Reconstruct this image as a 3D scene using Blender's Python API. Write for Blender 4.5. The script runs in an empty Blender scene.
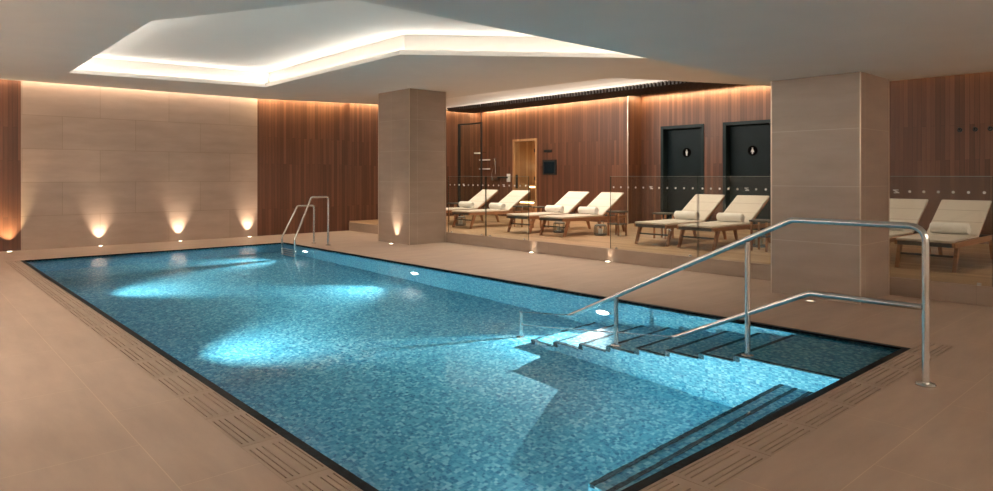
import bpy, bmesh, math, random
from mathutils import Vector, Matrix
random.seed(7)
C = bpy.context.scene.collection
SC = bpy.context.scene
PI = math.pi

# ------------------------------------------------------------------ camera
F_PX, HZ, TH = 668.74, 176.5, math.radians(41.97)
cd = bpy.data.cameras.new('camera'); cam = bpy.data.objects.new('camera', cd); C.objects.link(cam)
cd.sensor_width = 36.0; cd.lens = 36.0 * F_PX / 993.0
cd.shift_y = -(245.5 - HZ) / 993.0
cd.clip_start = 0.05; cd.clip_end = 200
cam.location = (0, 0, 1.4); cam.rotation_euler = (PI / 2, 0, -TH)
SC.camera = cam

# ------------------------------------------------------------------ world, colour, exposure
w = bpy.data.worlds.new('world'); SC.world = w; w.use_nodes = True
w.node_tree.nodes['Background'].inputs[0].default_value = (0.02, 0.02, 0.02, 1)
SC.view_settings.view_transform = 'Standard'
SC.view_settings.look = 'None'
SC.view_settings.gamma = 1.0
SC.view_settings.use_curve_mapping = False
SC.view_settings.exposure = 0.98

WARM, AMBER, NEUTRAL, AQUA = (1.0, 0.82, 0.62), (1.0, 0.78, 0.44), (1.0, 0.93, 0.83), (1.0, 0.99, 0.92)
SOFT = (1.0, 0.905, 0.80)

def area(name, loc, size, power, color, aim=(0, 0, -1), sx=None, rotz=None, spread=None):
    l = bpy.data.lights.new(name, 'AREA'); l.shape = 'RECTANGLE'; l.size = size[0]; l.size_y = size[1]
    l.energy = power; l.color = color; l.cycles.use_multiple_importance_sampling = False
    if spread: l.spread = spread
    o = bpy.data.objects.new(name, l); C.objects.link(o); o.location = loc
    z = -Vector(aim).normalized()
    x = Vector(sx or (1, 0, 0)); x = (x - z * x.dot(z)).normalized()
    y = z.cross(x)
    o.rotation_euler = Matrix((x, y, z)).transposed().to_euler()
    return o

def spot(name, loc, aim, power, color, angle, blend=0.5, radius=0.03):
    l = bpy.data.lights.new(name, 'SPOT'); l.energy = power; l.color = color
    l.spot_size = math.radians(angle); l.spot_blend = blend; l.shadow_soft_size = radius
    o = bpy.data.objects.new(name, l); C.objects.link(o); o.location = loc
    o.rotation_euler = (Vector(aim)).to_track_quat('-Z', 'Y').to_euler()
    return o

XL_, YN_ = -3.2, -4.0
ZC, ZS, ZU = 3.20, 2.55, 3.56           # main ceiling, low bulkhead, upper ceiling
# recessed ceiling tray, counter-clockwise seen from above
TRAY = [(2.24, 13.60), (2.20, 8.43), (3.75, 5.40), (9.30, 5.42), (5.54, 8.30), (5.55, 13.15)]

# LED lines lying on the ledge of the ceiling tray
def tray_lights(power_per_m):
    n = len(TRAY)
    for i in range(n):
        a, b = Vector(TRAY[i]), Vector(TRAY[(i + 1) % n])
        d = (b - a); L = d.length; d.normalize()
        out = Vector((d.y, -d.x))
        m = (a + b) / 2 + out * 0.07
        area('tray_led', (m.x, m.y, ZC + 0.075), (L, 0.05), power_per_m * L, NEUTRAL,
             aim=(-out.x * 4.0, -out.y * 4.0, 1), sx=(d.x, d.y, 0))
tray_lights(2.2)
# LED lines in the wall coves
area('cove_led_far_tile', (1.9, 15.36, 3.36), (10.0, 0.04), 36, WARM, aim=(0, 0.35, -1))
area('cove_led_far_wood', (7.5, 15.30, 3.36), (2.4, 0.04), 17, AMBER, aim=(0, 0.5, -1))
area('cove_led_spa_back', (11.2, 15.88, 3.42), (4.8, 0.04), 26, AMBER, aim=(0, 0.35, -1))
area('cove_led_right_far', (13.58, 13.1, 3.42), (5.5, 0.04), 30, AMBER, aim=(0.35, 0, -1), sx=(0, 1, 0))
area('cove_led_jog', (13.97, 10.17, 3.42), (0.5, 0.04), 2, AMBER, aim=(0, 0.35, -1))
area('cove_led_right_mid', (14.12, 8.1, 3.42), (4.2, 0.04), 24, AMBER, aim=(0.35, 0, -1), sx=(0, 1, 0))
area('cove_led_right_near', (14.12, 2.6, 3.42), (6.4, 0.04), 5, AMBER, aim=(0.35, 0, -1), sx=(0, 1, 0))
# added fill strips over the battens, behind the soffit, on left and near walls
area('fill_strip_battens', (12.42, 11.0, 3.48), (9.0, 0.05), 2, NEUTRAL, aim=(-0.9, 0, 1), sx=(0, 1, 0))
area('fill_strip_soffit', (9.95, 11.2, 3.34), (6.0, 0.06), 75, NEUTRAL, aim=(1, 0, 0.12), sx=(0, 1, 0))
area('fill_strip_left_wall', (XL_ + 0.16, 10.3, 2.36), (10.0, 0.08), 420, SOFT, aim=(0.8, 0, 1), sx=(0, 1, 0))
area('fill_strip_near_wall', (4.5, YN_ + 0.16, 2.10), (14.0, 0.08), 350, SOFT, aim=(0, 0.8, 1))
# added fill spots without fittings under the hall, deck and bulkhead ceilings
for x, y, p in ((0.3, 9.8, 150), (0.2, 6.8, 190), (0.0, 4.4, 140), (-1.6, 5.6, 190), (-1.6, 9.0, 150), (7.0, 13.7, 60)):
    spot('hall_fill_spot', (x, y, ZC - 0.03), (0, 0, -1), p, SOFT, 120, 1.0, 0.0)
for x, y, p in ((7.3, 9.6, 90), (7.3, 6.6, 80)):
    spot('hall_fill_spot', (x, y, ZC - 0.03), (0, 0, -1), p, SOFT, 100, 1.0, 0.0)
for x, y, p in ((10.6, 13.0, 95), (10.6, 10.8, 95), (10.6, 9.0, 95)):
    spot('deck_fill_spot', (x, y, 3.5), (0, 0, -1), p, WARM, 120, 0.9, 0.03)
for x, y, p in ((10.4, 6.4, 82), (10.4, 3.2, 30)):
    spot('deck_fill_spot', (x, y, ZC - 0.03), (0, 0, -1), p, WARM, 120, 0.9, 0.03)
for x, y, p in ((-1.0, 1.0, 18), (3.2, -1.6, 10)):
    spot('bulkhead_fill_spot', (x, y, ZS - 0.03), (0, 0, -1), p, WARM, 130, 1.0, 0.0)
# underwater lamps on the two long walls of the pool: a beam and a wide spill each
LAMPS_R = ((4.92, -0.70), (8.67, -0.66), (12.44, -0.62))
LAMPS_L = (3.05, 6.80, 10.55)
for y, z in LAMPS_R:
    if y > 6: spot('pool_beam', (6.02, y, z), (-1, -0.04, -0.27), 185, AQUA, 78, 0.85, 0.0)
    else: spot('pool_beam', (6.02, y, z), (-1, -0.12, -0.22), 190, AQUA, 84, 0.5, 0.0)
    spot('pool_spill', (6.02, y, z), (-1, 0, 0.1), 8, AQUA, 170, 0.5, 0.0)
for y in LAMPS_L:
    if y > 4: spot('pool_beam', (1.67, y, -0.66), (1, 0.0, -0.27), 185, AQUA, 78, 0.85, 0.0)
    else: spot('pool_beam', (1.67, y, -0.48), (1, -0.05, 0.08), 380, AQUA, 66, 1.0, 0.0)
    spot('pool_spill', (1.67, y, -0.66), (1, 0, 0.30), 62, AQUA, 120, 0.8, 0.0)

# ------------------------------------------------------------------ materials
def mat(name):
    m = bpy.data.materials.new(name); m.use_nodes = True
    nt = m.node_tree
    return m, nt, nt.nodes['Principled BSDF']

def N(nt, typ, **kw):
    n = nt.nodes.new(typ)
    for k, v in kw.items():
        if k.startswith('i_'):
            key = k[2:]
            key = int(key) if key.isdigit() else key.replace('_', ' ')
            n.inputs[key].default_value = v
        else: setattr(n, k, v)
    return n

def ramp(nt, stops):
    r = nt.nodes.new('ShaderNodeValToRGB'); e = r.color_ramp.elements
    while len(e) < len(stops): e.new(0.5)
    for k, (p, c) in enumerate(stops): e[k].position = p; e[k].color = (*c, 1)
    return r

def plain(name, col, rough=0.5, metal=0.0, noise=0.06, scale=8.0, bump=0.0):
    m, nt, b = mat(name)
    tc = N(nt, 'ShaderNodeTexCoord'); n = N(nt, 'ShaderNodeTexNoise', i_Scale=scale, i_Detail=4.0)
    nt.links.new(tc.outputs['Object'], n.inputs['Vector'])
    r = ramp(nt, [(0.3, [c * (1 - noise) for c in col]), (0.7, [min(1, c * (1 + noise)) for c in col])])
    nt.links.new(n.outputs[0], r.inputs[0]); nt.links.new(r.outputs[0], b.inputs['Base Color'])
    b.inputs['Roughness'].default_value = rough; b.inputs['Metallic'].default_value = metal
    if bump:
        bp = N(nt, 'ShaderNodeBump', i_Strength=bump, i_Distance=0.01)
        nt.links.new(n.outputs[0], bp.inputs['Height']); nt.links.new(bp.outputs[0], b.inputs['Normal'])
    return m

def emit(name, col, strength):
    m, nt, b = mat(name)
    b.inputs['Base Color'].default_value = (*col, 1)
    b.inputs['Emission Color'].default_value = (*col, 1); b.inputs['Emission Strength'].default_value = strength
    return m

def tile(name, base, bw, rh, offset=0.5, shift=(0, 0), joint=(0.3, 0.25, 0.2), rough=0.4, var=0.12, mortar=0.0025, vein=1.0):
    """large porcelain tiles on the UV map (metres)"""
    m, nt, b = mat(name)
    tc = N(nt, 'ShaderNodeTexCoord'); mp = N(nt, 'ShaderNodeMapping'); mp.inputs['Location'].default_value = (shift[0], shift[1], 0)
    nt.links.new(tc.outputs['UV'], mp.inputs['Vector'])
    br = N(nt, 'ShaderNodeTexBrick', offset=offset, i_Scale=1.0)
    br.inputs['Mortar Size'].default_value = mortar; br.inputs['Mortar Smooth'].default_value = 0.1
    br.inputs['Brick Width'].default_value = bw; br.inputs['Row Height'].default_value = rh
    br.inputs['Color1'].default_value = (*[c * (1 - var * 0.5) for c in base], 1)
    br.inputs['Color2'].default_value = (*[c * (1 + var * 0.5) for c in base], 1)
    br.inputs['Mortar'].default_value = (*joint, 1)
    nt.links.new(mp.outputs[0], br.inputs['Vector'])
    st = N(nt, 'ShaderNodeMapping'); st.inputs['Scale'].default_value = (1.2, 5.0, 1)
    nt.links.new(tc.outputs['UV'], st.inputs['Vector'])
    n1 = N(nt, 'ShaderNodeTexNoise', i_Scale=1.1, i_Detail=6.0, i_Roughness=0.6); nt.links.new(st.outputs[0], n1.inputs['Vector'])
    r1 = ramp(nt, [(0.3, [1 - 0.16 * vein] * 3), (0.7, [1 + 0.10 * vein] * 3)]); nt.links.new(n1.outputs[0], r1.inputs[0])
    mx = N(nt, 'ShaderNodeMix', data_type='RGBA', blend_type='MULTIPLY'); mx.inputs['Factor'].default_value = 1.0
    nt.links.new(br.outputs['Color'], mx.inputs['A']); nt.links.new(r1.outputs[0], mx.inputs['B'])
    nt.links.new(mx.outputs['Result'], b.inputs['Base Color'])
    b.inputs['Roughness'].default_value = rough
    return m

def planks(name, dark, light, width=0.1, length=1.7, vertical=True, rough=0.45, gap=0.002):
    m, nt, b = mat(name)
    tc = N(nt, 'ShaderNodeTexCoord'); mp = N(nt, 'ShaderNodeMapping')
    if vertical: mp.inputs['Rotation'].default_value = (0, 0, PI / 2)
    nt.links.new(tc.outputs['UV'], mp.inputs['Vector'])
    br = N(nt, 'ShaderNodeTexBrick', offset=0.37, offset_frequency=2, i_Scale=1.0)
    br.inputs['Mortar Size'].default_value = gap; br.inputs['Mortar Smooth'].default_value = 0.2
    br.inputs['Brick Width'].default_value = length; br.inputs['Row Height'].default_value = width
    br.inputs['Color1'].default_value = (0, 0, 0, 1); br.inputs['Color2'].default_value = (1, 1, 1, 1)
    br.inputs['Mortar'].default_value = (0, 0, 0, 1)
    nt.links.new(mp.outputs[0], br.inputs['Vector'])
    st = N(nt, 'ShaderNodeMapping'); st.inputs['Scale'].default_value = (1.0, 22.0, 1)
    nt.links.new(mp.outputs[0], st.inputs['Vector'])
    n1 = N(nt, 'ShaderNodeTexNoise', i_Scale=1.4, i_Detail=5.0, i_Roughness=0.65); nt.links.new(st.outputs[0], n1.inputs['Vector'])
    ad = N(nt, 'ShaderNodeMix', data_type='FLOAT'); ad.inputs['Factor'].default_value = 0.55
    nt.links.new(br.outputs['Color'], ad.inputs['A']); nt.links.new(n1.outputs[0], ad.inputs['B'])
    r = ramp(nt, [(0.15, [c * 0.75 for c in dark]), (0.4, dark), (0.72, light)])
    nt.links.new(ad.outputs['Result'], r.inputs[0])
    mm = N(nt, 'ShaderNodeMix', data_type='RGBA'); mm.inputs['B'].default_value = (*[c * 0.3 for c in dark], 1)
    nt.links.new(br.outputs['Fac'], mm.inputs['Factor']); nt.links.new(r.outputs[0], mm.inputs['A'])
    nt.links.new(mm.outputs['Result'], b.inputs['Base Color'])
    b.inputs['Roughness'].default_value = rough
    return m

def mosaic(name, cols, size=0.025, grout=(0.10, 0.36, 0.48), rough=0.35):
    m, nt, b = mat(name)
    tc = N(nt, 'ShaderNodeTexCoord')
    sc_ = N(nt, 'ShaderNodeVectorMath', operation='SCALE'); sc_.inputs['Scale'].default_value = 1.0 / size
    nt.links.new(tc.outputs['UV'], sc_.inputs[0])
    fl = N(nt, 'ShaderNodeVectorMath', operation='FLOOR'); nt.links.new(sc_.outputs[0], fl.inputs[0])
    wn = N(nt, 'ShaderNodeTexWhiteNoise', noise_dimensions='2D'); nt.links.new(fl.outputs[0], wn.inputs['Vector'])
    r = ramp(nt, [(i / (len(cols) - 1), c) for i, c in enumerate(cols)]); nt.links.new(wn.outputs['Value'], r.inputs[0])
    br = N(nt, 'ShaderNodeTexBrick', offset=0.0, i_Scale=1.0)
    br.inputs['Mortar Size'].default_value = size * 0.05; br.inputs['Brick Width'].default_value = size; br.inputs['Row Height'].default_value = size
    br.inputs['Mortar Smooth'].default_value = 0.1
    nt.links.new(tc.outputs['UV'], br.inputs['Vector'])
    mx = N(nt, 'ShaderNodeMix', data_type='RGBA'); mx.inputs['B'].default_value = (*grout, 1)
    nt.links.new(br.outputs['Fac'], mx.inputs['Factor']); nt.links.new(r.outputs[0], mx.inputs['A'])
    nt.links.new(mx.outputs['Result'], b.inputs['Base Color'])
    b.inputs['Roughness'].default_value = rough
    return m

M = {}
M['floor'] = tile('floor_porcelain', (0.42, 0.305, 0.23), 1.28, 0.64, joint=(0.52, 0.38, 0.27), rough=0.5, var=0.03, vein=0.7)
M['column'] = tile('column_porcelain', (0.35, 0.265, 0.212), 2.0, 0.644, offset=0.0, joint=(0.45, 0.36, 0.29), rough=0.32, var=0.04, mortar=0.004, vein=0.7)
M['wall_tile'] = tile('wall_porcelain', (0.42, 0.305, 0.238), 1.30, 0.644, shift=(0.16, 0.0), joint=(0.27, 0.19, 0.14), rough=0.45, var=0.14, mortar=0.0035, vein=0.7)
M['riser'] = tile('riser_porcelain', (0.34, 0.25, 0.19), 1.28, 0.6, joint=(0.25, 0.18, 0.14), rough=0.45, var=0.05)
M['wood'] = planks('wall_timber', (0.112, 0.042, 0.022), (0.175, 0.072, 0.037), width=0.075)
M['sauna_wood'] = planks('sauna_timber', (0.42, 0.22, 0.10), (0.62, 0.36, 0.18), 0.09, 2.5)
M['deck'] = planks('deck_boards', (0.40, 0.25, 0.14), (0.52, 0.34, 0.20), 0.16, 2.4, vertical=True, gap=0.0015)
M['ceiling'] = plain('ceiling_plaster', (0.73, 0.69, 0.645), 0.9, noise=0.02, scale=2)
M['white_ceiling'] = plain('tray_plaster', (0.82, 0.785, 0.74), 0.9, noise=0.01, scale=2)
M['mosaic'] = mosaic('pool_mosaic', [(0.008, 0.155, 0.285), (0.020, 0.23, 0.375), (0.050, 0.31, 0.45), (0.11, 0.395, 0.52), (0.24, 0.54, 0.62)])
M['mosaic_dark'] = mosaic('nosing_mosaic', [(0.005, 0.030, 0.048), (0.012, 0.055, 0.08), (0.025, 0.09, 0.115)], grout=(0.06, 0.12, 0.14), rough=0.25)
M['black_edge'] = mosaic('coping_mosaic', [(0.002, 0.005, 0.008), (0.004, 0.012, 0.018), (0.008, 0.02, 0.028)], grout=(0.004, 0.01, 0.014), rough=0.5)
M['black_edge'].node_tree.nodes['Principled BSDF'].inputs['Specular IOR Level'].default_value = 0.12
M['steel'] = plain('brushed_steel', (0.62, 0.63, 0.62), 0.22, 1.0, 0.04, 30)
M['steel_lip'] = plain('satin_steel', (0.55, 0.54, 0.52), 0.35, 1.0, 0.04, 30)
M['trim'] = plain('column_edge_trim', (0.62, 0.52, 0.42), 0.3, 0.6, 0.03)
M['grate'] = plain('drain_porcelain', (0.38, 0.275, 0.205), 0.5, noise=0.08, scale=3)
M['void'] = plain('drain_channel', (0.03, 0.024, 0.02), 0.9)
M['black'] = plain('black_metal', (0.012, 0.014, 0.015), 0.4)
M['door'] = plain('door_lacquer', (0.007, 0.017, 0.021), 0.45, noise=0.1, scale=3)
M['frame'] = plain('door_frame_lacquer', (0.014, 0.026, 0.030), 0.4, noise=0.1, scale=3)
for k_ in ('door', 'frame'): M[k_].node_tree.nodes['Principled BSDF'].inputs['Specular IOR Level'].default_value = 0.15
M['signblack'] = plain('sign_black', (0.0015, 0.0015, 0.0015), 0.9)
M['signblack'].node_tree.nodes['Principled BSDF'].inputs['Specular IOR Level'].default_value = 0.03
M['signwhite'] = plain('sign_white', (0.85, 0.85, 0.83), 0.5)
M['screen'] = plain('screen_glass', (0.006, 0.014, 0.02), 0.15, noise=0.2, scale=20)
M['teak'] = planks('lounger_teak', (0.36, 0.165, 0.08), (0.52, 0.27, 0.14), 0.2, 3.0, vertical=False)
M['teak_grey'] = plain('lounger_cross_rail', (0.09, 0.085, 0.075), 0.5, noise=0.15, scale=12)
M['cushion'] = plain('lounger_canvas', (0.70, 0.63, 0.555), 0.85, noise=0.03, scale=60, bump=0.15)
M['seam'] = plain('canvas_seam', (0.45, 0.38, 0.31), 0.9)
M['towel'] = plain('towel_cotton', (0.86, 0.83, 0.79), 0.95, noise=0.05, scale=90, bump=0.5)
M['lantern'] = plain('lantern_metal', (0.20, 0.20, 0.19), 0.45, 0.3, 0.1, 20)
M['slats'] = plain('dark_batten', (0.030, 0.020, 0.016), 0.6, noise=0.2, scale=15)
M['lens'] = emit('uplight_lens', (1.0, 0.86, 0.66), 6)
M['lens_dim'] = emit('uplight_lens_dim', (1.0, 0.86, 0.66), 0.7)
M['pool_lens'] = emit('pool_lamp_lens', (0.86, 1.0, 1.0), 7)
M['sauna_led'] = emit('sauna_led', (1.0, 0.80, 0.48), 5)
M['frost'] = plain('frosted_print', (0.80, 0.80, 0.78), 0.9)

def water():
    m, nt, b = mat('pool_water'); nt.nodes.remove(b)
    out = nt.nodes['Material Output']
    g = N(nt, 'ShaderNodeBsdfRefraction', i_IOR=1.33, i_Roughness=0.0); g.inputs['Color'].default_value = (0.97, 1, 1, 1)
    r = N(nt, 'ShaderNodeBsdfGlossy', i_Roughness=0.07)
    f = N(nt, 'ShaderNodeFresnel', i_IOR=1.33)
    h = N(nt, 'ShaderNodeMath', operation='MULTIPLY'); h.inputs[1].default_value = 0.42
    tc = N(nt, 'ShaderNodeTexCoord'); n = N(nt, 'ShaderNodeTexNoise', i_Scale=5.0, i_Detail=3.0)
    nt.links.new(tc.outputs['Object'], n.inputs['Vector'])
    bp = N(nt, 'ShaderNodeBump', i_Strength=0.12, i_Distance=0.02)
    nt.links.new(n.outputs[0], bp.inputs['Height'])
    nt.links.new(bp.outputs[0], g.inputs['Normal']); nt.links.new(bp.outputs[0], r.inputs['Normal'])
    nt.links.new(f.outputs[0], h.inputs[0])
    mx = N(nt, 'ShaderNodeMixShader')
    nt.links.new(h.outputs[0], mx.inputs[0]); nt.links.new(g.outputs[0], mx.inputs[1]); nt.links.new(r.outputs[0], mx.inputs[2])
    nt.links.new(mx.outputs[0], out.inputs[0])
    return m
def thin_glass():
    m, nt, b = mat('clear_glass'); nt.nodes.remove(b)
    out = nt.nodes['Material Output']
    t = N(nt, 'ShaderNodeBsdfTransparent'); t.inputs[0].default_value = (0.93, 0.955, 0.94, 1)
    g = N(nt, 'ShaderNodeBsdfGlossy', i_Roughness=0.02)
    lw = N(nt, 'ShaderNodeLayerWeight', i_Blend=0.5)
    pw = N(nt, 'ShaderNodeMath', operation='POWER'); pw.inputs[1].default_value = 5.0
    f = N(nt, 'ShaderNodeMath', operation='MULTIPLY_ADD', use_clamp=True); f.inputs[1].default_value = 0.8; f.inputs[2].default_value = 0.025
    nt.links.new(lw.outputs['Facing'], pw.inputs[0]); nt.links.new(pw.outputs[0], f.inputs[0])
    mx = N(nt, 'ShaderNodeMixShader')
    nt.links.new(f.outputs[0], mx.inputs[0]); nt.links.new(t.outputs[0], mx.inputs[1]); nt.links.new(g.outputs[0], mx.inputs[2])
    nt.links.new(mx.outputs[0], out.inputs[0])
    return m
M['water'] = water(); M['glass'] = thin_glass()
M['glass_edge'] = plain('glass_edge', (0.05, 0.075, 0.065), 0.2)
M['glass_top'] = plain('glass_top_edge', (0.30, 0.36, 0.32), 0.2)

# ------------------------------------------------------------------ mesh helpers
class MB:
    def __init__(s): s.v, s.f, s.sm, s.uv = [], [], [], {}
    def face(s, pts, smooth=False, uv=None):
        k = len(s.v); s.v += [tuple(p) for p in pts]; s.f.append(list(range(k, k + len(pts)))); s.sm.append(smooth)
        if uv: s.uv[len(s.f) - 1] = uv
        return s
    def box(s, x0, x1, y0, y1, z0, z1, mtx=None):
        k = len(s.v)
        P = [(x, y, z) for z in (z0, z1) for y in (y0, y1) for x in (x0, x1)]
        if mtx is not None: P = [tuple(mtx @ Vector(p)) for p in P]
        s.v += P
        for q in ((0, 2, 3, 1), (4, 5, 7, 6), (0, 1, 5, 4), (2, 6, 7, 3), (0, 4, 6, 2), (1, 3, 7, 5)):
            s.f.append([k + i for i in q]); s.sm.append(False)
        return s
    def prism(s, poly, z0, z1, axis='z'):
        """extrude a 2-D polygon; axis z: (x,y), axis x: (y,z), axis y: (x,z)"""
        def p3(p, t): return (p[0], p[1], t) if axis == 'z' else ((t, p[0], p[1]) if axis == 'x' else (p[0], t, p[1]))
        n = len(poly); k = len(s.v)
        s.v += [p3(p, z0) for p in poly] + [p3(p, z1) for p in poly]
        s.f.append([k + i for i in range(n)][::-1]); s.f.append([k + n + i for i in range(n)]); s.sm += [False, False]
        for i in range(n):
            j = (i + 1) % n; s.f.append([k + i, k + j, k + n + j, k + n + i]); s.sm.append(False)
        return s
    def cyl(s, c, r, z0, z1, n=20, r2=None, axis='z'):
        r2 = r if r2 is None else r2; k = len(s.v)
        def p3(u, v, t):
            return (c[0] + u, c[1] + v, t) if axis == 'z' else ((t, c[0] + u, c[1] + v) if axis == 'x' else (c[0] + u, t, c[1] + v))
        for rr, z in ((r, z0), (r2, z1)):
            s.v += [p3(rr * math.cos(2 * PI * i / n), rr * math.sin(2 * PI * i / n), z) for i in range(n)]
        s.f.append([k + i for i in range(n)][::-1]); s.f.append([k + n + i for i in range(n)]); s.sm += [False, False]
        for i in range(n):
            j = (i + 1) % n; s.f.append([k + i, k + j, k + n + j, k + n + i]); s.sm.append(True)
        return s
    def lathe(s, c, prof, n=24):
        k = len(s.v)
        for r, z in prof: s.v += [(c[0] + r * math.cos(2 * PI * i / n), c[1] + r * math.sin(2 * PI * i / n), z) for i in range(n)]
        for a in range(len(prof) - 1):
            for i in range(n):
                j = (i + 1) % n; s.f.append([k + a * n + i, k + a * n + j, k + (a + 1) * n + j, k + (a + 1) * n + i]); s.sm.append(True)
        s.f.append([k + i for i in range(n)][::-1]); s.f.append([k + (len(prof) - 1) * n + i for i in range(n)]); s.sm += [False, False]
        return s
    def tube(s, pts, r, fillet=0.0, n=14, seg=7):
        P = [Vector(p) for p in pts]
        path = [P[0]]
        for i in range(1, len(P) - 1):
            a, b, c = P[i - 1], P[i], P[i + 1]
            d1, d2 = (a - b).normalized(), (c - b).normalized()
            ang = d1.angle(d2)
            fr = fillet[i - 1] if isinstance(fillet, (list, tuple)) else fillet
            if fr <= 0 or ang > PI - 0.02: path.append(b); continue
            t = min(fr / math.tan(ang / 2), (a - b).length * 0.49, (c - b).length * 0.49)
            p1, p2 = b + d1 * t, b + d2 * t
            for k in range(seg + 1):
                u = k / seg
                path.append(p1 * (1 - u) ** 2 + b * 2 * u * (1 - u) + p2 * u ** 2)
        path.append(P[-1])
        k0 = len(s.v); ref = None
        for i, p in enumerate(path):
            t = (path[min(i + 1, len(path) - 1)] - path[max(i - 1, 0)]).normalized()
            if ref is None:
                ref = Vector((1, 0, 0)) if abs(t.x) < 0.9 else Vector((0, 1, 0))
            ref = (ref - t * ref.dot(t)).normalized(); bi = t.cross(ref)
            s.v += [tuple(p + (ref * math.cos(2 * PI * j / n) + bi * math.sin(2 * PI * j / n)) * r) for j in range(n)]
        m_ = len(path)
        for i in range(m_ - 1):
            for j in range(n):
                q = (j + 1) % n
                s.f.append([k0 + i * n + j, k0 + i * n + q, k0 + (i + 1) * n + q, k0 + (i + 1) * n + j]); s.sm.append(True)
        s.f.append([k0 + j for j in range(n)][::-1]); s.f.append([k0 + (m_ - 1) * n + j for j in range(n)]); s.sm += [False, False]
        return s
    def mesh(s, name, m, bevel=0.0):
        me = bpy.data.meshes.new(name); me.from_pydata(s.v, [], s.f); me.update()
        for p, q in zip(me.polygons, s.sm): p.use_smooth = q
        uvl = me.uv_layers.new(name='UVMap')
        for pi, p in enumerate(me.polygons):
            nx, ny, nz = (abs(c) for c in p.normal)
            for li, l in enumerate(p.loop_indices):
                x, y, z = me.vertices[me.loops[l].vertex_index].co
                if pi in s.uv: uvl.data[l].uv = s.uv[pi][li]
                elif nz >= nx and nz >= ny: uvl.data[l].uv = (x, y)
                elif nx >= ny: uvl.data[l].uv = (y, z)
                else: uvl.data[l].uv = (x, z)
        if any(s.sm): me.set_sharp_from_angle(angle=math.radians(40))
        me.materials.append(m)
        return me
    def build(s, name, m, parent=None, bevel=0.0, kind=None, loc=None):
        o = bpy.data.objects.new(name, s.mesh(name, m)); C.objects.link(o)
        if parent: o.parent = parent
        if kind: o['kind'] = kind
        if loc: o.location = loc
        if bevel:
            b = o.modifiers.new('bevel', 'BEVEL'); b.width = bevel; b.segments = 2; b.limit_method = 'ANGLE'; b.angle_limit = math.radians(50)
        return o

def tag(o, label, cat, group=None, kind=None):
    o['label'] = label; o['category'] = cat
    if group: o['group'] = group
    if kind: o['kind'] = kind
    return o
def thing(name, label, cat, loc=(0, 0, 0), rz=0.0, group=None):
    o = bpy.data.objects.new(name, None); C.objects.link(o); o.empty_display_size = 0.1
    o.location = loc; o.rotation_euler = (0, 0, rz)
    return tag(o, label, cat, group)
def struct(mb, name, m, **kw): return mb.build(name, m, kind='structure', **kw)
def dup(root, loc, label, rz=None):
    r = root.copy(); C.objects.link(r); r.location = loc; r['label'] = label
    if rz is not None: r.rotation_euler = (0, 0, rz)
    for ch in list(root.children):
        c = ch.copy(); C.objects.link(c); c.parent = r
        for g in list(ch.children):
            d = g.copy(); C.objects.link(d); d.parent = c
    return r
ORD = ['first', 'second', 'third', 'fourth', 'fifth', 'sixth', 'seventh', 'eighth', 'ninth', 'tenth', 'eleventh', 'twelfth', 'thirteenth',
       'fourteenth', 'fifteenth', 'sixteenth', 'seventeenth', 'eighteenth', 'nineteenth', 'twentieth', 'twenty-first', 'twenty-second', 'twenty-third']

# ------------------------------------------------------------------ room shell
PX0, PX1, PY0, PY1 = 1.60, 6.09, 1.84, 13.50      # pool opening
ZP, ZW = -1.38, -0.02                              # pool floor, water
GX0, GX1, GY0, GY1 = 1.33, 1.55, 1.57, 1.79        # drain bands
XD, ZD = 8.75, 0.21                                # raised deck front, height
YF, YB, XR, XR2, YJ = 15.45, 16.0, 13.70, 14.25, 10.29
XL, YN = -3.2, -4.0

fl = MB()
def fpiece(x0, x1, y0, y1, mode):
    P = [(x0, y0, 0), (x1, y0, 0), (x1, y1, 0), (x0, y1, 0)]
    uv = [((p[1], p[0] - 0.95 + 6.4) if mode == 'Y' else (p[0] + 0.3, p[1] - 1.19 + 6.4)) for p in P]
    fl.face(P, uv=uv)
fpiece(XL, GX0, YN, YF, 'Y')
fpiece(GX0, GX1, 13.56, YF, 'Y'); fpiece(GX1, PX0 - 0.05, GY1 + 0.02, YF, 'Y'); fpiece(GX0, GX1, GY1, 2.385, 'Y')
fpiece(GX0, XD, YN, GY0, 'X'); fpiece(GX0, 2.16, GY0, GY1, 'X'); fpiece(6.53, XD, GY0, GY1, 'X')
fpiece(GX0, PX1 + 0.05, GY1, PY0 - 0.05 + 0.001, 'X')
fpiece(PX1 + 0.05, XD, GY1, YF, 'X'); fpiece(PX0 - 0.05, PX1 + 0.05, PY1 + 0.05, YF, 'X')
struct(fl, 'floor', M['floor'])
ch = MB(); ch.box(GX0, GX1, 2.385, 13.56, -0.10, -0.06); ch.box(2.16, 6.53, GY0, GY1, -0.10, -0.06)
ch.box(GX0 - 0.01, GX0, 2.385, 13.56, -0.1, -0.001); ch.box(GX1, GX1 + 0.01, 2.385, 13.56, -0.1, -0.001)
ch.box(2.16, 6.53, GY0 - 0.01, GY0, -0.1, -0.001); ch.box(2.16, 6.53, GY1, GY1 + 0.01, -0.1, -0.001)
struct(ch, 'trim_drain_channel', M['void'])

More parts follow.
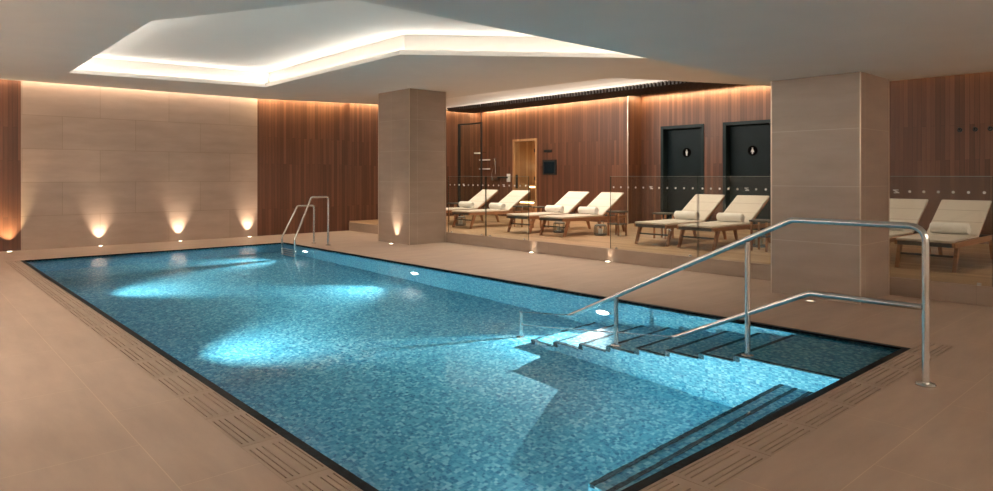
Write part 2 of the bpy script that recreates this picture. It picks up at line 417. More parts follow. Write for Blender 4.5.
# pool basin, inside faces only
pb = MB()
pb.face([(PX0, PY0, ZP), (PX1, PY0, ZP), (PX1, PY1, ZP), (PX0, PY1, ZP)])
t = -0.012
pb.face([(PX1, PY0, ZP), (PX1, PY0, t), (PX1, PY1, t), (PX1, PY1, ZP)])
pb.face([(PX0, PY0, ZP), (PX0, PY1, ZP), (PX0, PY1, t), (PX0, PY0, t)])
pb.face([(PX0, PY1, ZP), (PX1, PY1, ZP), (PX1, PY1, t), (PX0, PY1, t)])
pb.face([(PX0, PY0, ZP), (PX0, PY0, t), (PX1, PY0, t), (PX1, PY0, ZP)])
struct(pb, 'floor_pool_basin', M['mosaic'])
cp = MB(); e = 0.05
cp.box(PX0 - e, PX0, PY0 - e, PY1 + e, -0.06, 0.004); cp.box(PX1, PX1 + e, PY0 - e, PY1 + e, -0.06, 0.004)
cp.box(PX0, PX1, PY0 - e, PY0, -0.06, 0.004); cp.box(PX0, PX1, PY1, PY1 + e, -0.06, 0.004)
struct(cp, 'trim_pool_coping', M['black_edge'])

# underwater staircase: side profile along Y, extruded along X
SX = 5.05
RIS = [2.74, 3.06, 3.39, 3.72, 4.05, 4.39, 4.73, 5.06]
TZ = [-0.13, -0.29, -0.45, -0.61, -0.77, -0.93, -1.09, -1.25]
prof = [(PY0, ZP)]
prof.append((PY0, TZ[0]))
for y, z0, z1 in zip(RIS, TZ, TZ[1:] + [ZP]): prof += [(y, z0), (y, z1)]
stm = MB()
def stair_faces(s):
    pts = prof
    for i in range(1, len(pts) - 1):
        a, b = pts[i], pts[i + 1]
        s.face([(SX, a[0], a[1]), (PX1, a[0], a[1]), (PX1, b[0], b[1]), (SX, b[0], b[1])])
    ys = [PY0] + RIS
    for i in range(len(RIS)):                       # side faces, column by column
        s.face([(SX, ys[i], ZP), (SX, ys[i], TZ[i]), (SX, ys[i + 1], TZ[i]), (SX, ys[i + 1], ZP)])
stair_faces(stm)
stair = struct(stm, 'trim_pool_staircase', M['mosaic'])
for y0, y, z in zip([PY0] + RIS[:-1], RIS, TZ):
    k = MB(); q = 0.003
    k.box(SX - q, PX1 - 0.002, y - 0.038, y + q, z - 0.004, z + q)
    k.box(SX - q, SX + 0.038, y0 + 0.004, y - 0.038, z - 0.004, z + q)
    k.box(SX - q, SX - 0.0005, y0 + 0.004, y + q, z - 0.026, z)
    k.box(SX - q, PX1 - 0.002, y + 0.0005, y + q, z - 0.05, z)
    k.box(SX - q, SX - 0.0005, y - 0.05, y + q, z - 0.16 if z > -1.2 else ZP, z - 0.026)
    k.build('step_nosing', M['mosaic_dark'], stair)
# underwater ledge with three dark stripes along the near wall
LX0, LX1, LY1, LZ = 2.80, SX, 2.37, -0.60
lb = MB(); lb.box(LX0, LX1 - 0.001, PY0 + 0.001, LY1, ZP + 0.001, LZ)
ledge = struct(lb, 'trim_pool_ledge', M['mosaic'])
for yy in (2.345, 2.235, 2.125):
    MB().box(LX0 - 0.003, LX1 - 0.002, yy - 0.017, yy + 0.017, LZ - 0.03, LZ + 0.004).build('ledge_stripe', M['mosaic_dark'], ledge)

# water
wm = MB(); wm.face([(PX0, PY0, ZW), (PX1, PY0, ZW), (PX1, PY1, ZW), (PX0, PY1, ZW)])
tag(wm.build('pool_water', M['water']), 'clear still blue water filling the long rectangular mosaic pool', 'water', kind='stuff')

# walls
W = 0.12
def wall(name, m, *boxes):
    b = MB()
    for q in boxes: b.box(*q)
    return struct(b, name, m)
HT = 3.6
wall('wall_left', M['ceiling'], (XL - W, XL, YN, YF, 0, HT))
wall('wall_near', M['ceiling'], (XL - W, XR2 + W, YN - W, YN, 0, HT))
wall('wall_far_timber_left', M['wood'], (XL - W, 1.775, YF, YF + W, 0, HT))
wall('wall_far_tile', M['wall_tile'], (1.775, 6.33, YF - 0.012, YF + W, 0, HT))
wall('wall_far_timber', M['wood'], (6.33, XD + 0.02, YF, YF + W, 0, HT), (XD - 0.1, XD + 0.02, YF + W, YB + W, 0, HT))
wall('wall_spa_back', M['wood'], (XD + 0.02, XR + W, YB, YB + W, 0, HT))
SY0, SY1, SZ = 13.49, 14.50, 2.50                  # sauna doorway
wall('wall_right_far', M['wood'], (XR, XR + W, SY1, YB, 0, HT), (XR, XR + W, YJ, SY0, 0, HT), (XR, XR + W, SY0, SY1, SZ, HT),
     (XR + W, XR2 + W, YJ, YJ + W, 0, HT))
D1, D2, DZ = (8.49, 9.69), (6.80, 8.00), 2.65
wall('wall_right', M['wood'], (XR2, XR2 + W, D1[1], YJ, 0, HT), (XR2, XR2 + W, D2[1], D1[0], 0, HT), (XR2, XR2 + W, YN, D2[0], 0, HT),
     (XR2, XR2 + W, D1[0], D1[1], DZ, HT), (XR2, XR2 + W, D2[0], D2[1], DZ, HT))
struct(MB().box(XR - 0.012, XR + 0.002, YJ - 0.012, YJ + 0.012, ZD, 3.45), 'trim_wall_corner', M['trim'])

struct(MB().box(XL, XL + 0.24, YN, YF, 2.26, 2.30).box(XL + 0.22, XL + 0.24, YN, YF, 2.30, 2.40), 'trim_fill_ledge_left', M['ceiling'])  # unseen ledge added below the fill strip on the left wall
struct(MB().box(XL + 0.24, XR2, YN, YN + 0.24, 2.0, 2.04).box(XL + 0.24, XR2, YN + 0.22, YN + 0.24, 2.04, 2.14), 'trim_fill_ledge_near', M['ceiling'])  # likewise an added ledge, out of view, for the near wall strip
# raised resting deck
dk = MB(); dk.box(XD + 0.06, XR2, YN, YJ, 0.0, ZD); dk.box(XD + 0.06, XR, YJ, YF, 0.0, ZD); dk.box(XD + 0.06, XR, YF, YB, 0.0, ZD)
struct(dk, 'floor_deck', M['deck'])
struct(MB().box(XD, XD + 0.06, YN, YF - 0.001, 0.0, ZD), 'trim_deck_riser', M['riser'])

# ceilings
def fill_with_hole(outer, hole, z):
    bm = bmesh.new(); es = []
    for loop in (outer, hole):
        vs = [bm.verts.new((*p, z)) for p in loop]
        es += [bm.edges.new((vs[i], vs[(i + 1) % len(vs)])) for i in range(len(vs))]
    bmesh.ops.triangle_fill(bm, edges=es, use_beauty=True, use_dissolve=False)
    bm.verts.ensure_lookup_table(); bm.verts.index_update()
    mb = MB()
    for f in bm.faces: mb.face([tuple(v.co) for v in f.verts][::(1 if f.normal.z < 0 else -1)])
    bm.free(); return mb
OUT = [(XL, YN), (13.98, YN), (13.98, 5.80), (9.70, 7.65), (9.45, 12.0), (9.62, 14.2), (6.35, 15.20), (1.5, 15.33), (XL, 15.36)]
cm = fill_with_hole(OUT, TRAY, ZC)
n = len(OUT)
for i in range(1, n - 1):                           # upstand edges of the main slab
    a, b = OUT[i], OUT[i + 1]
    cm.face([(*a, ZC), (*b, ZC), (*b, ZC + 0.10), (*a, ZC + 0.10)])
struct(cm, 'ceiling', M['ceiling'])
struct(MB().prism([(1.93, 3.86), (1.93, 7.94), (1.70, 8.39), (-0.70, 13.05), (XL, 13.05), (XL, 3.86)], ZC - 0.03, ZC - 0.0005), 'ceiling_dropped_panel', M['ceiling'])
def offset(poly, d):
    r = []; n = len(poly)
    for i in range(n):
        a, b, c = (Vector(poly[(i + k) % n]) for k in (-1, 0, 1))
        e1, e2 = (b - a).normalized(), (c - b).normalized()
        n1, n2 = Vector((e1.y, -e1.x)), Vector((e2.y, -e2.x))
        m_ = (n1 + n2).normalized(); r.append(tuple(b + m_ * (d / max(0.3, m_.dot(n1)))))
    return r
tm = MB(); o1 = offset(TRAY, 0.02); o2 = offset(TRAY, 0.13)
for i in range(len(TRAY)):
    j = (i + 1) % len(TRAY)
    tm.face([(*TRAY[i], ZC), (*TRAY[j], ZC), (*TRAY[j], ZC + 0.07), (*TRAY[i], ZC + 0.07)])
    tm.face([(*TRAY[i], ZC + 0.07), (*TRAY[j], ZC + 0.07), (*o1[j], ZC + 0.07), (*o1[i], ZC + 0.07)])
    tm.face([(*o1[i], ZC + 0.07), (*o1[j], ZC + 0.07), (*o1[j], ZC + 0.02), (*o1[i], ZC + 0.02)])
    tm.face([(*o1[i], ZC + 0.02), (*o1[j], ZC + 0.02), (*o2[j], ZC + 0.02), (*o2[i], ZC + 0.02)])
    tm.face([(*o2[i], ZC + 0.02), (*o2[j], ZC + 0.02), (*o2[j], ZC + 0.32), (*o2[i], ZC + 0.32)])
tm.face([(*p, ZC + 0.32) for p in o2])
struct(tm, 'ceiling_tray', M['white_ceiling'])
struct(MB().box(XL, XD, YN, 3.85, ZS, ZC - 0.001), 'ceiling_bulkhead', M['ceiling'])
struct(MB().box(XL - W, XR2 + 2.0, YN - W, YB + W, HT, HT + 0.1), 'ceiling_upper', M['white_ceiling'])
vm = MB(); vp = [(12.335, 3.43), (12.32, 3.50), (12.22, 3.555), (12.02, 3.585), (11.5, 3.598)]
for (xa, za), (xb, zb) in zip(vp, vp[1:]): vm.face([(xa, 5.0, za), (xa, YB, za), (xb, YB, zb), (xb, 5.0, zb)], smooth=True)
struct(vm, 'ceiling_vault', M['white_ceiling'])
# dark timber batten ceiling along the spa wall
sb = MB(); sb.box(12.34, 13.35, 5.0, YB - 0.05, 3.44, 3.46)
y = 5.1
while y < YB - 0.1:
    sb.box(12.29, 13.35, y, y + 0.045, 3.36, 3.45); y += 0.095
struct(sb, 'ceiling_battens', M['slats'])

# columns
def column(name, x0, x1, y0, y1, z1):
    c = struct(MB().box(x0, x1, y0, y1, 0, z1), name, M['column'])
    for x, y in ((x0, y0), (x0, y1), (x1, y0)):
        MB().box(x - 0.006, x + 0.006, y - 0.006, y + 0.006, 0, z1).build('corner_trim', M['trim'], c)
column('column_far', 7.80, 8.735, 11.33, 12.50, ZC)
column('column_near', 7.86, 8.745, 2.78, 3.78, ZS)

# ------------------------------------------------------------------ doors
def pictogram(kind, s=1.0):
    m_ = MB()
    def P(pts): m_.prism([(a * s, b * s) for a, b in pts], -0.010, -0.004, axis='x')
    P([(0.012 * math.cos(2 * PI * i / 14), 0.045 + 0.012 * math.sin(2 * PI * i / 14)) for i in range(14)])
    if kind == 'man':
        P([(-0.021, 0.028), (-0.021, -0.012), (-0.014, -0.012), (-0.013, -0.06), (-0.002, -0.06), (0, -0.02), (0.002, -0.06), (0.013, -0.06), (0.014, -0.012), (0.021, -0.012), (0.021, 0.028)])
    else:
        P([(-0.014, 0.028), (-0.030, -0.025), (-0.012, -0.025), (-0.010, -0.06), (-0.002, -0.06), (0, -0.03), (0.002, -0.06), (0.010, -0.06), (0.012, -0.025), (0.030, -0.025), (0.014, 0.028)])
    return m_
def washroom_door(name, y0, y1, kind):
    t_ = 0.075
    f = struct(MB().box(XR2 - 0.02, XR2 + 0.25, y0, y0 + t_, ZD, DZ).box(XR2 - 0.02, XR2 + 0.25, y1 - t_, y1, ZD, DZ)
               .box(XR2 - 0.02, XR2 + 0.25, y0 + t_, y1 - t_, DZ - t_, DZ), name, M['frame'])
    leaf = MB().box(XR2 + 0.17, XR2 + 0.22, y0 + t_, y1 - t_, ZD, DZ - t_).build('door_leaf', M['door'], f)
    MB().box(XR2 + 0.14, XR2 + 0.17, y0 + t_ + 0.06, y0 + t_ + 0.085, 1.15, 1.45).build('door_handle', M['black'], leaf)
    yc = (y0 + y1) / 2 - 0.03
    s_ = MB().cyl((0, 0), 0.115, -0.004, 0.0, 28, axis='x').build('door_sign', M['signblack'], leaf, loc=(XR2 + 0.169, yc, 1.985))
    pictogram(kind, 1.25).build('pictogram', M['signwhite'], s_)
    return f
washroom_door('door_1', D1[0], D1[1], 'man')
washroom_door('door_2', D2[0], D2[1], 'woman')

# sauna behind its glass door
sx1, sy0, sy1 = 15.7, 12.9, 15.2
wall('wall_sauna_back', M['sauna_wood'], (sx1, sx1 + 0.08, sy0, sy1, ZD, 2.7))
wall('wall_sauna_near', M['sauna_wood'], (XR + W, sx1, sy0 - 0.08, sy0, ZD, 2.7))
wall('wall_sauna_far', M['sauna_wood'], (XR + W, sx1, sy1, sy1 + 0.08, ZD, 2.7))
wall('ceiling_sauna', M['sauna_wood'], (XR + W, sx1, sy0, sy1, 2.7, 2.78))
wall('floor_sauna', M['sauna_wood'], (XR + W, sx1, sy0, sy1, ZD - 0.05, ZD))
bench = thing('sauna_bench', 'two-tier pale timber sauna bench lit from below behind the sauna door', 'bench', (15.2, 14.0, ZD))
bench_tops = ((14.75, 0.45), (15.25, 0.92))
for bx, bz in bench_tops:
    k = MB()
    for q in range(4): k.box(bx - 15.2 - 0.25 + q * 0.125, bx - 15.2 - 0.25 + q * 0.125 + 0.11, -1.05, 1.1, bz - 0.04, bz)
    k.build('bench_tier', M['sauna_wood'], bench)
    MB().box(bx - 15.2 - 0.23, bx - 15.2 - 0.20, -1.05, 1.1, 0, bz - 0.04).build('bench_skirt', M['sauna_wood'], bench)
    MB().box(bx - 15.2 - 0.26, bx - 15.2 - 0.235, -1.05, 1.1, bz - 0.075, bz - 0.045).build('light_strip', M['sauna_led'], bench)
MB().box(0.42, 0.46, -1.05, 1.1, 1.28, 1.46).build('backrest', M['sauna_wood'], bench)
MB().box(0.40, 0.42, -1.05, 1.1, 1.46, 1.52).build('light_strip', M['sauna_led'], bench)
area('sauna_lamp', (15.0, 14.0, 2.68), (1.2, 1.2), 5, (1.0, 0.66, 0.34))
t_ = 0.06
d3 = struct(MB().box(XR - 0.02, XR + W, SY0, SY0 + t_, ZD, SZ).box(XR - 0.02, XR + W, SY1 - t_, SY1, ZD, SZ).box(XR - 0.02, XR + W, SY0 + t_, SY1 - t_, SZ - t_, SZ), 'door_3', M['sauna_wood'])
MB().box(XR + 0.03, XR + 0.04, SY0 + t_, SY1 - t_, ZD + 0.01, SZ - t_).build('glass_leaf', M['glass'], d3)
MB().box(XR - 0.03, XR + 0.03, SY1 - t_ - 0.12, SY1 - t_ - 0.09, 1.05, 1.45).build('door_handle', M['black'], d3)
for zz in (0.6, 1.3, 2.1):
    MB().box(XR + 0.0, XR + 0.06, SY0 + t_, SY0 + t_ + 0.06, zz, zz + 0.1).build('hinge', M['black'], d3)

# wall-mounted things by the sauna and the shower
scr = thing('control_screen', 'square black control screen on the timber wall beside the sauna door', 'screen', (XR, 12.98, 1.66))
MB().box(-0.035, 0, -0.26, 0.26, -0.21, 0.21).build('housing', M['black'], scr)
MB().box(-0.038, -0.035, -0.20, 0.20, -0.16, 0.15).build('display', M['screen'], scr)
tag(MB().box(-0.03, 0, -0.15, 0.15, -0.035, 0.035).build('thermostat', M['black'], loc=(XR, 13.05, 2.12)),
    'small dark bar sensor above the square control screen', 'sensor')
tag(MB().box(-0.02, 0, -0.07, 0.07, -0.12, 0.12).build('wall_notice', M['signwhite'], loc=(XR, 14.68, 1.36)),
    'small pale notice plate beside the left jamb of the sauna door', 'notice')
gs = thing('shower_screen', 'tall clear shower screen with a black frame at the spa back corner', 'shower screen', (12.60, 15.18, ZD))
MB().box(-0.005, 0.005, -0.50, 0.50, 0.02, 2.72).build('pane', M['glass'], gs)
MB().box(-0.03, 0.03, 0.47, 0.54, 0, 2.76).build('frame_post', M['black'], gs)
MB().box(-0.02, 0.02, -0.52, 0.47, 2.72, 2.76).build('top_rail', M['black'], gs)
MB().box(-0.02, 0.02, -0.54, -0.50, 0, 2.76).build('frame_post', M['black'], gs)
MB().cyl((0, -0.52), 0.012, 2.76, 3.23, 10).build('hanger_rod', M['black'], gs)
shs = thing('shower_set', 'chrome hand shower on a slide bar on the timber wall left of the sauna', 'shower', (XR, 15.22, 1.35))
MB().tube([(-0.05, 0, 0.12), (-0.05, 0, 0.62)], 0.014).build('slide_bar', M['steel'], shs)
MB().box(-0.09, 0, -0.16, 0.16, -0.05, 0.02).build('mixer', M['steel'], shs)
MB().lathe((-0.09, 0), [(0.012, 0.40), (0.018, 0.52), (0.05, 0.56), (0.05, 0.585)], 16).build('shower_head', M['steel'], shs)
MB().tube([(-0.06, 0.0, 0.02), (-0.10, 0.1, -0.12), (-0.10, 0.12, 0.15), (-0.09, 0.0, 0.40)], 0.008, 0.06).build('hose', M['steel'], shs)
tag(MB().box(-0.12, 0, -0.18, 0.18, -0.02, 0.02).build('soap_shelf', M['black'], loc=(XR, 14.88, 1.37)), 'small dark shelf on the timber wall between shower bar and sauna door', 'shelf')
rs = thing('rain_shower', 'pale wall shower head and shelves seen through the framed shower screen', 'shower', (XR, 15.72, 1.9))
MB().tube([(0, 0, 0.25), (-0.32, 0, 0.25)], 0.012).build('arm', M['steel'], rs)
MB().cyl((-0.32, 0), 0.13, 0.20, 0.235, 20).build('head', M['signwhite'], rs)
MB().box(-0.12, 0, -0.2, 0.2, 0.0, 0.03).build('shelf', M['signwhite'], rs)
MB().box(-0.12, 0, -0.2, 0.2, -0.28, -0.25).build('shelf', M['signwhite'], rs)
for k, yy in enumerate((3.37, 3.14, 2.92)):
    hk = thing('wall_hook', f'black coat hook on the right timber wall, {["leftmost", "middle", "rightmost"][k]} of three', 'hook', (XR2, yy, 2.235), group='coat hooks on the right timber wall')
    MB().cyl((0, 0), 0.040, -0.012, 0, 16, axis='x').build('plate', M['black'], hk)
    MB().tube([(-0.01, 0, 0), (-0.06, 0, 0), (-0.07, 0, 0.04)], 0.016, 0.02).build('peg', M['black'], hk)

# ------------------------------------------------------------------ drain grates
SL = (0.020, 0.052, 0.084, 0.142, 0.174, 0.206)
def grate_mesh(L):
    m_ = MB(); w_ = 0.22; sw_ = 0.0085; a, b = 0.035, L - 0.06
    m_.box(0.0, w_, 0.002, a, -0.022, 0); m_.box(0.0, w_, b, L - 0.002, -0.022, 0)
    edges = [0.0]
    for s_ in SL: edges += [s_ - sw_ / 2, s_ + sw_ / 2]
    edges.append(w_)
    for i in range(0, len(edges), 2): m_.box(edges[i], edges[i + 1], a, b, -0.022, 0)
    return m_.mesh('drain_grate', M['grate'])
gm = grate_mesh(0.531)
nl = 21
for k in range(nl):
    o = bpy.data.objects.new('drain_grate', gm); C.objects.link(o); o.location = (GX0, 2.39 + 0.531 * k, 0.001)
    j = nl - 1 - k
    tag(o, f'slotted drain grate along the left pool edge, {ORD[j]} from the far corner', 'drain grate', 'drain grates along the left pool edge')
gn = grate_mesh(0.545)
for k in range(8):
    o = bpy.data.objects.new('drain_grate', gn); C.objects.link(o)
    o.rotation_euler = (0, 0, -PI / 2); o.location = (2.168 + 0.545 * k, GY1, 0.001)
    tag(o, f'slotted drain grate along the near pool edge, {ORD[7 - k]} from the handrail end', 'drain grate', 'drain grates along the near pool edge')

# ------------------------------------------------------------------ lamps
def uplight(x, y, where, power=14, aim=(0, 0.30, 1), ang=60, col=WARM, lens='lens'):
    t = thing('floor_uplight', f'small round floor uplight {where}', 'uplight', (x, y, 0), group='floor uplights')
    MB().lathe((0, 0), [(0.055, 0.0005), (0.055, 0.006), (0.038, 0.008)], 20).build('rim', M['steel_lip'], t)
    MB().cyl((0, 0), 0.036, 0.0008, 0.009, 18).build('lens', M[lens], t)
    spot('uplight_beam', (x, y, 0.02), aim, power, col, ang, 1.0, 0.0)
uplight(3.07, 15.30, 'under the tiled far wall, left of its three', 38)
uplight(4.58, 15.30, 'under the tiled far wall, middle of its three', 38)
uplight(6.09, 15.30, 'under the tiled far wall, right of its three', 38)
uplight(1.58, 15.27, 'at the foot of the timber strip at the far left', 80, col=AMBER)
uplight(7.66, 11.78, 'at the pool side of the far column', 30, (0.27, 0, 1))
uplight(8.685, 8.70, 'at the far side of the deck opening', 1.6, (0.22, 0, 1), 80)
uplight(8.685, 6.93, 'at the near side of the deck opening', 1.6, (0.22, 0, 1), 80)
uplight(7.62, 3.22, 'at the pool side of the near column', 0.8, (0.14, 0, 1), lens='lens_dim')
for (y, z), wh in zip(LAMPS_R, ('beside the lowest stair treads', 'midway along the pool', 'near the ladder at the far corner')):
    t = thing('pool_lamp', f'round white underwater lamp in the right pool wall {wh}', 'pool lamp', (PX1, y, z), group='underwater lamps in the right pool wall')
    MB().cyl((0, 0), 0.11, -0.022, -0.001, 28, axis='x').build('bezel', M['steel_lip'], t)
    MB().cyl((0, 0), 0.085, -0.030, -0.022, 28, axis='x').build('lens', M['pool_lens'], t)
for y, wh in zip(LAMPS_L, ('nearest the camera', 'midway along the pool', 'nearest the far wall')):
    t = thing('pool_lamp', f'round white underwater lamp in the left pool wall {wh}', 'pool lamp', (PX0, y, -0.66 if y > 4 else -0.48), group='underwater lamps in the left pool wall')
    MB().cyl((0, 0), 0.125, 0.001, 0.022, 28, axis='x').build('bezel', M['steel_lip'], t)
    MB().cyl((0, 0), 0.098, 0.022, 0.030, 28, axis='x').build('lens', M['pool_lens'], t)

# ------------------------------------------------------------------ handrail of the pool stair
hr = thing('stair_handrail', 'long polished steel double handrail running from the deck down into the pool', 'handrail', (5.14, 1.41, 0))
R_ = 0.0225
def ry(y, z): return (0, y - 1.41, z)
MB().tube([ry(1.41, 0.0), ry(1.41, 1.065), ry(2.31, 1.065), ry(5.31, -0.37)], R_, (0.11, 0.06)).build('upper_rail', M['steel'], hr)
MB().tube([ry(1.41 + 0.02, 0.52), ry(2.17, 0.52), ry(5.31, -0.93)], R_ * 0.92, 0.05).build('lower_rail', M['steel'], hr)
MB().tube([ry(2.67, -0.124), ry(2.67, 0.87)], R_).build('post', M['steel'], hr)
MB().tube([ry(4.00, -0.764), ry(4.00, 0.24)], R_).build('post', M['steel'], hr)
MB().tube([ry(5.31, ZP), ry(5.31, -0.35)], R_).build('post', M['steel'], hr)
MB().lathe((0, 0), [(0.062, 0.0), (0.062, 0.008), (0.055, 0.016), (0.026, 0.020)], 28).build('base_flange', M['steel'], hr)
for yy, zz in ((2.67, -0.127), (4.0, -0.767), (5.31, ZP)):
    MB().lathe((0, yy - 1.41), [(0.05, zz), (0.05, zz + 0.008), (0.025, zz + 0.012)], 20).build('base_flange', M['steel'], hr)

# pool ladder at the far corner
ld = thing('pool_ladder', 'steel pool ladder with two arched grab rails at the far right pool corner', 'ladder', (6.55, 12.8, 0))
for yy, zt, xb in ((13.0, 0.79, 6.54), (12.42, 0.985, 6.56)):
    MB().tube([(xb - 6.55, yy - 12.8, 0), (xb - 6.55, yy - 12.8, zt), (xb - 6.55 - 0.37, yy - 12.8, zt), (5.84 - 6.55, yy - 12.8, 0.17), (5.84 - 6.55, yy - 12.8, -1.25)],
              0.021, (0.05, 0.05, 0.12)).build('grab_rail', M['steel'], ld)
    MB().lathe((xb - 6.55, yy - 12.8), [(0.05, 0), (0.05, 0.008), (0.024, 0.012)], 18).build('base_flange', M['steel'], ld)
for zz in (-0.3, -0.6, -0.9, -1.2):
    MB().box(5.80 - 6.55, 5.88 - 6.55, 12.44 - 12.8, 12.98 - 12.8, zz - 0.012, zz + 0.012).build('tread', M['steel_lip'], ld)

# ------------------------------------------------------------------ glass balustrades
DOT = MB().cyl((0, 0), 0.016, -0.0085, -0.0065, 12, axis='x').mesh('frosted_dot', M['frost'])
def balustrade(y0, y1, where):
    t = thing('glass_panel', f'clear glass balustrade panel with frosted dots, {where}', 'glass panel', (XD + 0.03, y0, ZD), group='glass balustrade panels along the deck edge')
    L = y1 - y0; H = 1.19
    MB().box(-0.006, 0.006, 0.004, L - 0.004, 0.002, H).build('pane', M['glass'], t)
    MB().box(-0.006, 0.006, 0.0, 0.004, 0.002, H).build('side_edge', M['glass_edge'], t)
    MB().box(-0.006, 0.006, L - 0.004, L, 0.002, H).build('side_edge', M['glass_edge'], t)
    MB().box(-0.006, 0.006, 0.0, L, H, H + 0.004).build('top_edge', M['glass_top'], t)
    zc = 1.225 - ZD; n_ = int(L / 0.135); mid = n_ // 2
    for i in range(n_):
        yy = (i + 0.5) * L / n_
        if i == mid:
            MB().prism([(-0.036, -0.022), (0.024, -0.022), (0.024, -0.012), (-0.004, -0.012), (0.034, 0.012), (0.034, 0.022), (-0.028, 0.022), (-0.028, 0.012), (0.004, 0.012), (-0.036, -0.012)],
                       -0.0085, -0.0065, axis='x').build('frosted_emblem', M['frost'], t, loc=(0, yy, zc))
        else:
            q = bpy.data.objects.new('frosted_dot', DOT); C.objects.link(q); q.parent = t; q.location = (0, yy, zc)
    for yy in (0.12, L - 0.12):
        MB().box(-0.012, 0.012, yy - 0.018, yy + 0.018, 0.0, 0.03).build('clamp', M['steel_lip'], t)
balustrade(10.09, 11.30, 'beside the far column')
balustrade(8.86, 10.07, 'on the far side of the deck opening')
balustrade(5.34, 6.95, 'on the near side of the deck opening')
balustrade(3.82, 5.32, 'ending at the far side of the near column')
balustrade(1.78, 3.50, 'emerging right of the near column')
balustrade(0.10, 1.76, 'outermost at the right picture edge')

# ------------------------------------------------------------------ loungers (x runs from foot to head, y across)
def make_lounger(name, label, loc):
    t = thing(name, label, 'sun lounger', loc, 0, 'sun loungers on the raised deck')
    W2 = 0.32; zs = 0.36
    for s in (-1, 1):
        MB().prism([(0.0, zs - 0.055), (0.0, zs), (2.03, zs - 0.005), (2.03, zs - 0.055), (1.6, zs - 0.08)], s * W2 - 0.018, s * W2 + 0.018, axis='y').build('side_rail', M['teak'], t, 0.004)
    MB().box(0.0, 0.035, -W2 + 0.018, W2 - 0.018, zs - 0.055, zs - 0.005).build('end_rail', M['teak_grey'], t, 0.003)
    MB().box(1.98, 2.02, -W2 + 0.018, W2 - 0.018, zs - 0.06, zs - 0.01).build('end_rail', M['teak_grey'], t, 0.003)
    for s in (-1, 1):
        MB().prism([(0.02, 0), (0.062, 0), (0.21, zs - 0.05), (0.13, zs - 0.05)], s * W2 - 0.022, s * W2 + 0.022, axis='y').build('leg', M['teak'], t, 0.003)
        MB().prism([(1.95, 0), (1.99, 0), (1.90, zs - 0.07), (1.82, zs - 0.07)], s * W2 - 0.022, s * W2 + 0.022, axis='y').build('leg', M['teak'], t, 0.003)
    MB().box(0.105, 0.13, -W2 + 0.022, W2 - 0.022, 0.17, 0.195).build('stretcher', M['teak_grey'], t)
    MB().tube([(1.45, -W2 + 0.05, zs - 0.06), (1.62, -W2 + 0.05, zs + 0.22)], 0.011).build('back_stay', M['black'], t)
    MB().tube([(1.45, W2 - 0.05, zs - 0.06), (1.62, W2 - 0.05, zs + 0.22)], 0.011).build('back_stay', M['black'], t)
    sc = MB().box(-0.02, 1.27, -W2 + 0.01, W2 - 0.01, zs + 0.002, zs + 0.034).build('seat_pad', M['cushion'], t, 0.013)
    for xx in (0.42, 0.85):
        MB().box(xx - 0.004, xx + 0.004, -W2 + 0.012, W2 - 0.012, zs + 0.0345, zs + 0.036).build('seam', M['seam'], sc)
    A = math.radians(31.5); mt = Matrix.Translation((1.25, 0, zs + 0.01)) @ Matrix.Rotation(-A, 4, 'Y')
    bp = MB().box(0.0, 0.86, -W2 + 0.01, W2 - 0.01, 0.0, 0.034, mt).build('back_pad', M['cushion'], t, 0.013)
    for xx in (0.29, 0.58):
        MB().box(xx - 0.004, xx + 0.004, -W2 + 0.012, W2 - 0.012, 0.0345, 0.036, mt).build('seam', M['seam'], bp)
    for s in (-1, 1):
        MB().box(0.0, 0.84, s * (W2 - 0.035) - 0.015, s * (W2 - 0.035) + 0.015, -0.035, -0.002, mt).build('back_frame', M['teak'], t)
    return t
LY = [(13.25, 'partly hidden behind the far column'), (12.07, 'right of the far column before the sauna door'), (10.17, 'in the deck opening, farther of the middle pair'),
      (9.20, 'in the deck opening, nearer of the middle pair'), (6.84, 'in front of the left black door'), (5.97, 'in front of the right black door'),
      (3.48, 'partly hidden behind the near column'), (2.69, 'at the right picture edge')]
LXo = 9.73
proto = None
for yc, wh in LY:
    lab = f'cream padded timber sun lounger {wh}'
    if proto is None: proto = make_lounger('sun_lounger', lab, (LXo, yc, ZD))
    else: dup(proto, (LXo, yc, ZD), lab)

# rolled towels lying on the seats
def towel_mesh():
    m_ = MB(); r = 0.080; L = 0.23; n_ = 28; k0 = 0
    rings = []
    for yy, rr in ((-L, r * 0.80), (-L + 0.012, r * 0.97), (-L * 0.4, r), (L * 0.3, r * 0.985), (L - 0.012, r * 0.97), (L, r * 0.80)):
        rings.append([(rr * math.cos(2 * PI * i / n_) * 1.06, yy, r + rr * math.sin(2 * PI * i / n_) * 0.97) for i in range(n_)])
    k = len(m_.v)
    for rg in rings: m_.v += rg
    for a in range(len(rings) - 1):
        for i in range(n_):
            j = (i + 1) % n_; m_.f.append([k + a * n_ + i, k + (a + 1) * n_ + i, k + (a + 1) * n_ + j, k + a * n_ + j]); m_.sm.append(True)
    m_.f.append([k + i for i in range(n_)]); m_.f.append([k + (len(rings) - 1) * n_ + i for i in range(n_)][::-1]); m_.sm += [False, False]
    return m_.mesh('rolled_towel', M['towel'])
def spiral(s):
    pts = []
    for i in range(40):
        a = i / 40 * 2 * PI * 2.6; rr = 0.012 + 0.052 * i / 40
        pts.append((rr * math.cos(a), s, 0.08 + rr * math.sin(a)))
    return MB().tube(pts, 0.0045, n=6)
tmesh = towel_mesh()
flap = MB().box(-0.03, 0.075, -0.226, 0.226, 0.156, 0.164)
sp1 = spiral(-0.231).mesh('towel_coil', M['towel']); sp2 = spiral(0.231).mesh('towel_coil', M['towel'])
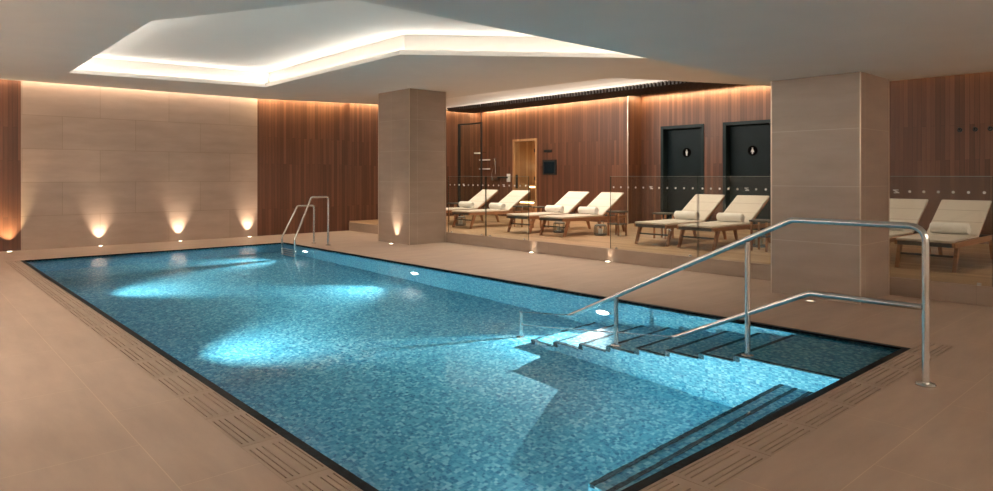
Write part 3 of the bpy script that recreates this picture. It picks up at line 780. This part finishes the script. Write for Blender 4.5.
for yc, wh in LY:
    o = bpy.data.objects.new('rolled_towel', tmesh); C.objects.link(o); o.location = (LXo + 1.15, yc, ZD + 0.394)
    tag(o, f'rolled white towel on the lounger {wh}', 'towel', 'rolled towels on the sun loungers')
    for s_ in (sp1, sp2):
        q = bpy.data.objects.new('coil_edge', s_); C.objects.link(q); q.parent = o

# side tables and lanterns
def make_table(label, loc):
    t = thing('side_table', label, 'side table', loc, 0, 'low timber side tables between the loungers')
    MB().box(-0.155, 0.155, -0.155, 0.155, 0.465, 0.495).build('tabletop', M['teak_grey'], t, 0.004)
    MB().box(-0.145, 0.145, -0.145, 0.145, 0.225, 0.245).build('lower_shelf', M['teak_grey'], t, 0.004)
    for a in (-1, 1):
        for b in (-1, 1):
            MB().box(a * 0.125 - 0.015, a * 0.125 + 0.015, b * 0.125 - 0.015, b * 0.125 + 0.015, 0, 0.465).build('leg', M['teak'], t, 0.003)
    return t
TB = [(11.0, 13.85, 'left of the lounger pair by the far column'), (11.05, 11.38, 'right of the lounger pair by the far column'), (11.15, 10.86, 'left of the middle lounger pair'),
      (10.83, 8.40, 'right of the middle lounger pair'), (11.0, 7.42, 'left of the lounger pair at the black doors'), (10.35, 5.12, 'right of the lounger pair at the black doors')]
tp = None
for x, y, wh in TB:
    lab = f'low timber side table {wh}'
    if tp is None: tp = make_table(lab, (x, y, ZD))
    else: dup(tp, (x, y, ZD), lab)
def make_lantern(label, loc):
    t = thing('lantern', label, 'lantern', loc, 0, 'grey lanterns on the deck')
    MB().lathe((0, 0), [(0.115, 0.0), (0.13, 0.02), (0.13, 0.04)], 24).build('base', M['lantern'], t)
    MB().lathe((0, 0), [(0.122, 0.04), (0.126, 0.11), (0.110, 0.19)], 24).build('glass_body', M['glass'], t)
    MB().lathe((0, 0), [(0.118, 0.19), (0.118, 0.21), (0.09, 0.225)], 24).build('rim', M['lantern'], t)
    MB().lathe((0, 0), [(0.05, 0.04), (0.05, 0.13), (0.01, 0.135)], 16).build('candle', M['signwhite'], t)
    for k in range(8):
        a = 2 * PI * k / 8
        MB().tube([(0.127 * math.cos(a), 0.127 * math.sin(a), 0.03), (0.130 * math.cos(a), 0.130 * math.sin(a), 0.11), (0.114 * math.cos(a), 0.114 * math.sin(a), 0.2)], 0.005, n=6).build('wire', M['lantern'], t)
    MB().tube([(-0.11, 0, 0.205), (-0.10, 0, 0.27), (0.10, 0, 0.27), (0.11, 0, 0.205)], 0.006, 0.06, n=8).build('handle', M['lantern'], t)
    return t
lp = make_lantern('round grey wire lantern on the deck beside the middle lounger pair', (10.62, 8.66, ZD))
dup(lp, (10.50, 9.68, ZD), 'round grey wire lantern on the deck between the two middle loungers')
dup(lp, (10.85, 5.44, ZD), 'round grey wire lantern on the deck right of the loungers at the black doors')
dup(lp, (10.2, 12.64, ZD), 'round grey wire lantern on the deck under the lounger nearest the far column')
